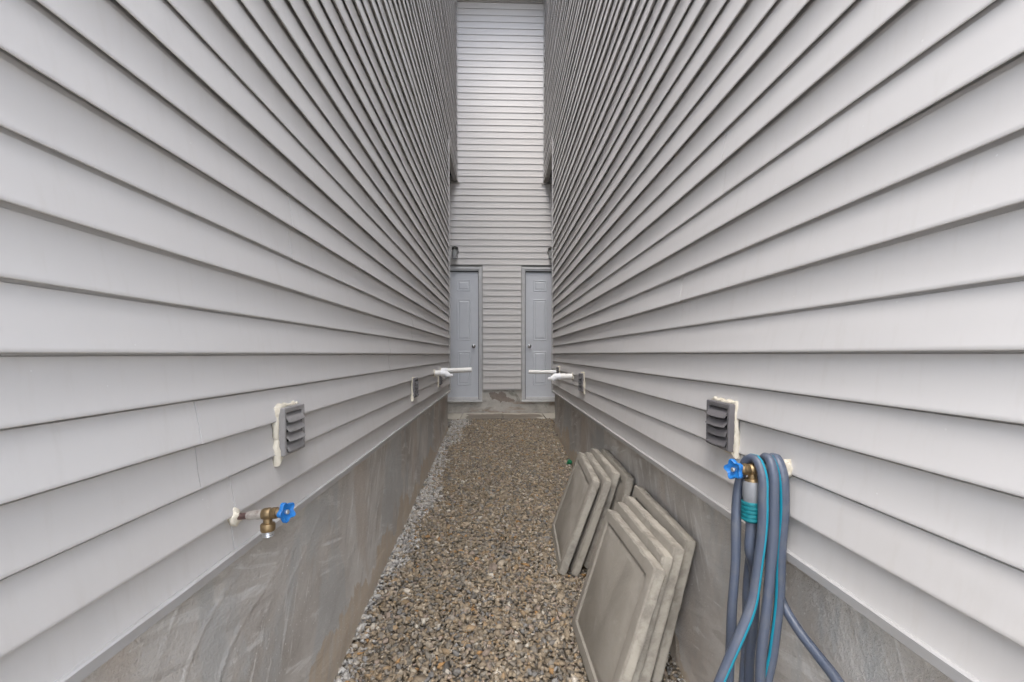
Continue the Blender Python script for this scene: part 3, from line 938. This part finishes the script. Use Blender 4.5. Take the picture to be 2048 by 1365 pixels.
# ------------------------------------------------------------------ louvred vent hoods with spray foam
def vent_hood(s, W, y0, y1, z0, z1, body, label, seed, louvres=4):
    """s=+1: on the left wall facing +X"""
    h = tag(empty("vent_hood", (W, (y0 + y1) / 2, z0)), label, "vent", "louvred vent hoods on the side walls")
    before = set(bpy.data.objects)
    P = 0.020                                # front of the frame beyond the laps
    def sx(a, b): return sorted((W + s * a, W + s * b))
    fw = 0.014
    bm = bmesh.new()
    a, b = sx(-0.014, P)
    add_box(bm, a, b, y0, y0 + fw, z0, z1, 0.003)
    add_box(bm, a, b, y1 - fw, y1, z0, z1, 0.003)
    add_box(bm, a, b, y0 + fw * .8, y1 - fw * .8, z1 - fw * 1.2, z1, 0.003)
    add_box(bm, a, b, y0 + fw * .8, y1 - fw * .8, z0, z0 + fw * .8, 0.003)
    bm_obj("vent_frame", bm, body)
    a, b = sx(-0.014, -0.008)
    box("vent_duct", a, b, y0 + .004, y1 - .004, z0 + .004, z1 - .004, M["vent_hole"])
    inner = (z1 - fw * 1.2) - (z0 + fw * .8)
    ph = inner / louvres
    r = random.Random(seed)
    for i in range(louvres):
        zt = z1 - fw * 1.2 - i * ph - 0.002
        V, F = [], []
        n = 7
        out = r.uniform(0.006, 0.012)
        # curved flap: hinged at the top inside, lower edge kicked out
        prof = [(P - 0.012, 0.0), (P - 0.004, -0.008), (P + 0.001, -ph * .45), (P + out, -ph * .86), (P + out - .003, -ph * .90), (P - .003, -ph * .45), (P - .016, -.004)]
        kk = len(prof)
        wob = r.uniform(-.002, .002)
        for t in range(n + 1):
            y = y0 + fw + .002 + (y1 - y0 - 2 * fw - .004) * t / n
            sag = -0.003 * math.sin(math.pi * t / n) + wob * (t / n - .5)
            for j, (pn, pz) in enumerate(prof):
                V.append((W + s * (pn + (0.002 * math.sin(3.1 * t / n + seed) if 2 < j < 5 else 0)), y, zt + pz + (sag if 2 < j < 5 else 0)))
        for t in range(n):
            for j in range(kk): F.append((t * kk + j, t * kk + (j + 1) % kk, (t + 1) * kk + (j + 1) % kk, (t + 1) * kk + j))
        F += [tuple(range(kk))[::-1], tuple(n * kk + j for j in range(kk))]
        bm = bmesh.new(); vs = [bm.verts.new(v) for v in V]
        for f in F: bm.faces.new([vs[q] for q in f])
        bm_obj("louvre", bm, body, angle=40)
    # bead of foam squeezed out round the frame
    rr = np.random.default_rng(seed)
    path = []
    cs = [(y0, z0), (y1, z0), (y1, z1), (y0, z1)]
    for q in range(4):
        a_, b_ = cs[q], cs[(q + 1) % 4]
        for i in range(9):
            t = i / 9
            path.append(Vector((W - s * 0.004, a_[0] + (b_[0] - a_[0]) * t + rr.normal(0, .0025), a_[1] + (b_[1] - a_[1]) * t + rr.normal(0, .003))))
    rad = 0.0072 * np.exp(rr.normal(0, .42, len(path)))
    rad = (rad + np.roll(rad, 1) + np.roll(rad, -1)) / 3
    # more foam on the top and on the side towards the camera, a tail at the lower near corner
    for i, p in enumerate(path):
        if p.y < y0 + .02: rad[i] *= 1.15
        if p.z > z1 - .02: rad[i] *= 1.2
        if p.y > y1 - .02: rad[i] *= 0.7
    path[0] = path[0] + Vector((0, -0.006, -0.014))
    tube("spray_foam", path, 1.0, M["foam"], None, 9, closed=True, radf=lambda i, k: rad[i] * (1 + 0.16 * math.sin(k * 2.1 + i * 1.7)))
    inv = Matrix.Translation(-h.location)
    for o in set(bpy.data.objects) - before:
        if o.parent is None: o.parent = h; o.matrix_parent_inverse = inv
    return h
vent_hood(+1, WL, 1.290, 1.425, 1.222, 1.368, M["vent_light"], "nearest grey louvred vent on the left wall, above the tap without a hose", 3)
vent_hood(+1, WL, 3.270, 3.410, 1.195, 1.345, M["vent_dark"], "second louvred vent along the left wall, short of the white pipes", 8)
vent_hood(+1, WL, 4.680, 4.820, 1.190, 1.330, M["vent_dark"], "farthest louvred vent on the left wall, below the white pipes", 5)
vent_hood(-1, WR, 1.268, 1.412, 1.232, 1.378, M["vent_dark"], "nearest charcoal louvred vent on the right wall, above the hose tap", 12)
vent_hood(-1, WR, 3.580, 3.725, 1.210, 1.365, M["vent_dark"], "second louvred vent along the right wall, just before the white pipes", 14)
vent_hood(-1, WR, 5.040, 5.170, 1.240, 1.375, M["vent_dark"], "farthest louvred vent on the right wall, behind the white pipes", 15)

# ------------------------------------------------------------------ taps
def handle_mesh(name, c, axis, R, parent):
    """Five-lobed wheel handle with a hub and finger notches."""
    d, a, b = frame_axes(axis)
    c = Vector(c)
    n = 60
    bm = bmesh.new()
    layers = [(-0.006, 0.90), (-0.004, 1.0), (0.004, 1.0), (0.006, 0.90)]
    rows = []
    for (t, f) in layers:
        row = []
        for k in range(n):
            th = 2 * math.pi * k / n
            lobe = 0.86 + 0.14 * math.cos(5 * th)
            rr_ = R * (lobe if lobe > 0.66 else 0.66) * f
            row.append(bm.verts.new(c + d * (t + 0.006 * (lobe)) + (a * math.cos(th) + b * math.sin(th)) * rr_))
        rows.append(row)
    inner_f = [bm.verts.new(c + d * 0.004 + (a * math.cos(2 * math.pi * k / n) + b * math.sin(2 * math.pi * k / n)) * R * 0.40) for k in range(n)]
    inner_b = [bm.verts.new(c - d * 0.004 + (a * math.cos(2 * math.pi * k / n) + b * math.sin(2 * math.pi * k / n)) * R * 0.40) for k in range(n)]
    rows = [inner_b] + rows + [inner_f]
    for i in range(len(rows) - 1):
        for k in range(n):
            k2 = (k + 1) % n
            bm.faces.new((rows[i][k], rows[i][k2], rows[i + 1][k2], rows[i + 1][k]))
    bm.faces.new(inner_b); bm.faces.new(inner_f[::-1])
    o = bm_obj(name, bm, M["blue"], None, angle=40)
    return o

def wall_tap(s, W, y, z, label, tilt, hosed, seed, reach=0.0):
    h = tag(empty("wall_tap", (W, y, z)), label, "tap", "brass wall taps with blue handles")
    before = set(bpy.data.objects)
    ax = Vector((s, -0.03, tilt)).normalized()
    def at(t, dy=0, dz=0): return Vector((W, y, z)) + ax * t + Vector((0, dy, dz))
    # foam plug round the pipe
    rr = np.random.default_rng(seed)
    bm = bmesh.new()
    bmesh.ops.create_icosphere(bm, subdivisions=3, radius=1)
    for v in bm.verts:
        f = 1 + 0.22 * math.sin(v.co.x * 5 + seed) * math.cos(v.co.z * 4.3 + v.co.y * 3)
        v.co = at(-0.004) + Vector((v.co.x * 0.015, v.co.y * 0.017, v.co.z * 0.023)) * f
    bm_obj("spray_foam", bm, M["foam"])
    lathe("supply_pipe", [(-0.01, .0085), (.036, .0085), (.038, .0095)], at(0), ax, M["copper"])
    lathe("solder_joint", [(.030, .0102), (.036, .0112), (.052, .0112), (.056, .0125), (.060, .0118), (.066, .0128), (.074, .0125), (.078, .0105)], at(0), ax, M["solder"])
    r0 = 0.078 + reach
    lathe("valve_body", [(.072, .0105), (r0, .0125), (r0 + .004, .0145), (r0 + .018, .0150), (r0 + .022, .0125), (r0 + .026, .0142), (r0 + .036, .0142), (r0 + .038, .0115), (r0 + .046, .0100)], at(0), ax, M["brass"], seg=24)
    sp = at(r0 + .012)
    dn = Vector((0.02 * s, -0.02, -1)).normalized()
    lathe("spout", [(0.0, .0095), (.018, .0105), (.022, .0105), (.024, .0155), (.027, .0172), (.040, .0172), (.043, .0158)], sp, dn, M["brass"], seg=24)
    lathe("spout_thread", [(.041, .0138)] + [(.043 + i * .0025, .0140 if i % 2 else .0128) for i in range(6)], sp, dn, M["steel"], seg=24)
    lathe("valve_stem", [(r0 + .040, .0058), (r0 + .064, .0052)], at(0), ax, M["brass"])
    hp = at(r0 + .056)
    handle_mesh("tap_handle", hp, ax + Vector((0, -0.35, 0.05)), 0.0265, None)
    lathe("handle_screw", [(0.0, .0060), (.0100, .0060), (.0115, .004)], hp, ax + Vector((0, -0.35, 0.05)), M["steel"], seg=12)
    inv = Matrix.Translation(-h.location)
    for o in set(bpy.data.objects) - before:
        if o.parent is None: o.parent = h; o.matrix_parent_inverse = inv
    return sp, dn
wall_tap(+1, WL, 1.080, 1.121, "bare brass tap with blue handle sticking out of the left wall, no hose attached", 0.10, False, 4, -0.010)
SP, DN = wall_tap(-1, WR, 1.040, 1.243, "brass tap with blue handle on the right wall, grey hose hung over it", 0.0, True, 9, -0.005)

# ------------------------------------------------------------------ the garden hose hung on the right tap
def garden_hose():
    h = tag(empty("garden_hose", (0.66, 1.03, 0.5)), "slate-grey garden hose with turquoise stripe looped over the right wall tap", "hose")
    before = set(bpy.data.objects)
    end = SP + DN * 0.030
    lathe("hose_connector", [(0, .0195), (.004, .0215), (.040, .0215), (.046, .0200), (.060, .0185)], end, DN, M["connector"], seg=22)
    prof = []
    for i in range(5):
        t = .050 + i * .0098
        prof += [(t, .0205), (t + .0016, .0232), (t + .0066, .0232), (t + .0082, .0205)]
    lathe("connector_grip", prof + [(.101, .0165)], end, DN, M["teal"], seg=24, angle=25)
    e2 = end + DN * 0.098
    pts = [e2, e2 + DN * 0.03, (0.628, 1.035, 1.040), (0.651, 1.050, 0.968), (0.652, 1.060, 0.765), (0.640, 1.065, 0.560), (0.612, 1.065, 0.515), (0.592, 1.058, 0.580),
           (0.592, 1.052, 0.700), (0.597, 1.050, 0.904), (0.603, 1.056, 1.082), (0.614, 1.066, 1.200), (0.628, 1.056, 1.262), (0.636, 1.030, 1.270),
           (0.640, 1.008, 1.238), (0.640, 1.003, 1.174), (0.634, 0.998, 1.054), (0.611, 0.995, 0.933), (0.569, 0.985, 0.841), (0.525, 0.98, 0.744), (0.490, 0.985, 0.620), (0.520, 1.02, 0.520), (0.590, 1.06, 0.520), (0.632, 1.075, 0.600),
           (0.643, 1.075, 0.690), (0.650, 1.075, 0.891), (0.664, 1.078, 1.089), (0.668, 1.075, 1.206), (0.667, 1.060, 1.262), (0.666, 1.034, 1.272),
           (0.666, 1.011, 1.240), (0.666, 1.004, 1.174), (0.660, 1.000, 0.989), (0.643, 0.995, 0.870), (0.632, 0.992, 0.726), (0.625, 0.995, 0.560), (0.640, 1.005, 0.485), (0.655, 1.012, 0.560),
           (0.662, 1.014, 0.709), (0.677, 1.014, 0.792), (0.689, 1.014, 0.920), (0.694, 1.012, 1.046), (0.695, 1.008, 1.171), (0.694, 1.014, 1.240), (0.693, 1.036, 1.270), (0.693, 1.060, 1.262),
           (0.696, 1.082, 1.200), (0.702, 1.088, 1.071), (0.708, 1.080, 0.985), (0.715, 1.047, 0.913), (0.725, 0.985, 0.863), (0.735, 0.933, 0.835), (0.742, 0.884, 0.812), (0.748, 0.76, 0.72), (0.740, 0.56, 0.47), (0.69, 0.36, 0.20), (0.60, 0.20, 0.085), (0.50, -0.1, 0.045)]
    path = smooth_path(pts, 0.010)
    for i in range(12, len(path)):
        path[i] = path[i] + Vector((0.0022 * math.sin(i * 0.11 + 1) + 0.0012 * math.sin(i * 0.31), 0.0016 * math.sin(i * 0.17), 0))
    tube("hose_line", path, 0.0118, [M["hose"], M["stripe"]], None, 20, stripe_at=((0.634, 0.998, 1.054), (0.55, -0.8, 0)), radf=lambda i, k: 1 + 0.035 * math.sin(i * 0.23) + 0.03 * math.sin(i * 0.071 + k * 0.63))
    inv = Matrix.Translation(-h.location)
    for o in set(bpy.data.objects) - before:
        if o.parent is None: o.parent = h; o.matrix_parent_inverse = inv
garden_hose()

# ------------------------------------------------------------------ white vent pipes near the far end
def arc(p, d0, d1, R, n=6):
    """points of an elbow that leaves p along d0 and ends along d1"""
    d0, d1 = Vector(d0).normalized(), Vector(d1).normalized()
    ang = d0.angle(d1)
    nrm = (d1 - d0 * d0.dot(d1)).normalized()
    return [Vector(p) + d0 * (R * math.sin(ang * i / n)) + nrm * (R * (1 - math.cos(ang * i / n))) for i in range(n + 1)]

def hollow_end(pts, rad, name, mat):
    """tube plus a dark recess ring is overkill at this size; the mouth is modelled as a real inner wall"""
    n = len(pts)
    d = (pts[-1] - pts[-2]).normalized()
    path = list(pts) + [pts[-1] - d * 0.0005, pts[-1] - d * 0.05]
    V, F = [], []
    seg = 20
    rads = [rad] * n + [rad * 0.86, rad * 0.86]
    _, a, b = frame_axes(pts[1] - pts[0])
    nv = a
    dirs = []
    for i in range(len(path)):
        if i < n: t = (pts[min(i + 1, n - 1)] - pts[max(i - 1, 0)]).normalized()
        else: t = d
        nv = (nv - t * nv.dot(t)).normalized(); bv = t.cross(nv)
        for k in range(seg):
            th = 2 * math.pi * k / seg
            V.append(path[i] + (nv * math.cos(th) + bv * math.sin(th)) * rads[i])
    bm = bmesh.new(); vs = [bm.verts.new(v) for v in V]
    for i in range(len(path) - 1):
        for k in range(seg):
            k2 = (k + 1) % seg
            bm.faces.new((vs[i * seg + k], vs[i * seg + k2], vs[(i + 1) * seg + k2], vs[(i + 1) * seg + k]))
    bm.faces.new(vs[:seg][::-1]); bm.faces.new(vs[-seg:])
    return bm_obj(name, bm, mat, None, angle=40)

def pipe_elbow(s, W, y, z, length, label):
    h = tag(empty("vent_pipe", (W, y, z)), label, "pipe")
    before = set(bpy.data.objects)
    p0 = Vector((W - s * 0.02, y, z)); d = Vector((s, 0, 0.0))
    p1 = p0 + d * (length + 0.02)
    lathe("pipe_stub", [(0, .0285), (length + 0.02, .0285)], p0, d, M["pvc"], seg=22)
    lathe("caulk_ring", [(.016, .040), (.022, .038), (.027, .030)], p0, d, M["foam"], seg=18)
    dd = Vector((s * 0.70, 0.15, -0.70))
    bend = p1 + d * 0.016
    pts = [p1 - d * 0.022, bend, bend + dd.normalized() * 0.040]
    hollow_end(pts, 0.0315, "pipe_elbow", M["pvc_fit"])
    lathe("elbow_collar", [(0, .030), (.001, .0355), (.012, .0355), (.013, .030)], p1 - d * 0.030, d, M["pvc_fit"], seg=22)
    q = pts[-1] + dd.normalized() * 0.012 + Vector((s * 0.012, 0, 0.0))
    lathe("drip_cap", [(0, .012), (.004, .015), (.044, .015), (.047, .011)], pts[-1] + Vector((0, 0.0, 0.004)), (s * 0.97, 0.20, 0.02), M["pvc_fit"], seg=16)
    inv = Matrix.Translation(-h.location)
    for o in set(bpy.data.objects) - before:
        if o.parent is None: o.parent = h; o.matrix_parent_inverse = inv

def pipe_straight(s, W, y, z, tip, rad, dz, label):
    h = tag(empty("vent_pipe", (W, y, z)), label, "pipe")
    before = set(bpy.data.objects)
    p0 = Vector((W - s * 0.02, y, z)); p1 = Vector((tip, y - 0.02, z + dz))
    n = 5
    hollow_end([p0.lerp(p1, i / n) for i in range(n + 1)], rad, "pipe_run", M["pvc"])
    d = (p1 - p0).normalized()
    lathe("pipe_coupling", [(0, rad), (.001, rad * 1.22), (.070, rad * 1.22), (.071, rad)], p0 + d * 0.030, d, M["pvc_fit"], seg=22)
    lathe("caulk_ring", [(.016, rad + .012), (.022, rad + .010), (.027, rad + .002)], p0, d, M["foam"], seg=18)
    inv = Matrix.Translation(-h.location)
    for o in set(bpy.data.objects) - before:
        if o.parent is None: o.parent = h; o.matrix_parent_inverse = inv
pipe_elbow(+1, WL, 4.390, 1.336, 0.095, "short white plastic pipe with angled elbow on the left wall")
pipe_straight(+1, WL, 4.850, 1.338, -0.308, 0.0275, 0.016, "long white plastic pipe reaching out from the left wall before the door")
pipe_elbow(-1, WR, 4.147, 1.312, 0.150, "short white plastic pipe with angled elbow on the right wall")
pipe_straight(-1, WR, 5.300, 1.304, 0.366, 0.0225, 0.006, "long thin white plastic pipe reaching out from the right wall before the door")

# ------------------------------------------------------------------ porch lanterns
def lantern(x, label):
    h = tag(empty("wall_lantern", (x, D2, 3.06)), label, "lantern", "lanterns above the doors")
    before = set(bpy.data.objects)
    y = D2 - 0.085
    lathe("back_plate", [(0, .052), (.010, .052), (.016, .044)], (x, D2 - 0.002, 3.185), (0, -1, 0), M["lamp"], seg=22)
    tube("arm", smooth_path([(x, D2 - 0.010, 3.20), (x, D2 - 0.045, 3.232), (x, y, 3.238)], 0.01), 0.010, M["lamp"], None, 10)
    lathe("cap", [(0, .018), (.010, .030), (.016, .052), (.052, .055), (.054, .050)], (x, y, 3.252), (0, 0, -1), M["lamp"], seg=26)
    lathe("glass_shade", [(0, .046), (.120, .046), (.136, .040), (.142, .030)], (x, y, 3.200), (0, 0, -1), M["glass"], seg=26)
    lathe("bulb", [(0, .012), (.020, .013), (.040, .024), (.070, .026), (.088, .016)], (x, y, 3.197), (0, 0, -1), M["bulb"], seg=18)
    inv = Matrix.Translation(-h.location)
    for o in set(bpy.data.objects) - before:
        if o.parent is None: o.parent = h; o.matrix_parent_inverse = inv
lantern(-0.705, "dark lantern with glass shade above the left-hand door")
lantern(0.842, "dark lantern above the right-hand door, half hidden by the wall corner")

# ------------------------------------------------------------------ small green cap on the gravel
h = tag(empty("bottle_cap", (0.735, 4.40, gravel_z(4.40))), "small green plastic cap lying at the right wall foot beyond the slabs", "cap")
before = set(bpy.data.objects)
lathe("cap_shell", [(0, .020), (.004, .024), (.030, .025), (.034, .022)], (0.728, 4.40, gravel_z(4.40) + 0.004), (0.25, -0.5, 0.8), M["green"], seg=20)
lathe("cap_rim", [(0, .0262), (.006, .0262)], (0.728, 4.40, gravel_z(4.40) + 0.004), (0.25, -0.5, 0.8), M["green"], seg=20)
inv = Matrix.Translation(-h.location)
for o in set(bpy.data.objects) - before:
    if o.parent is None and o is not h: o.parent = h; o.matrix_parent_inverse = inv
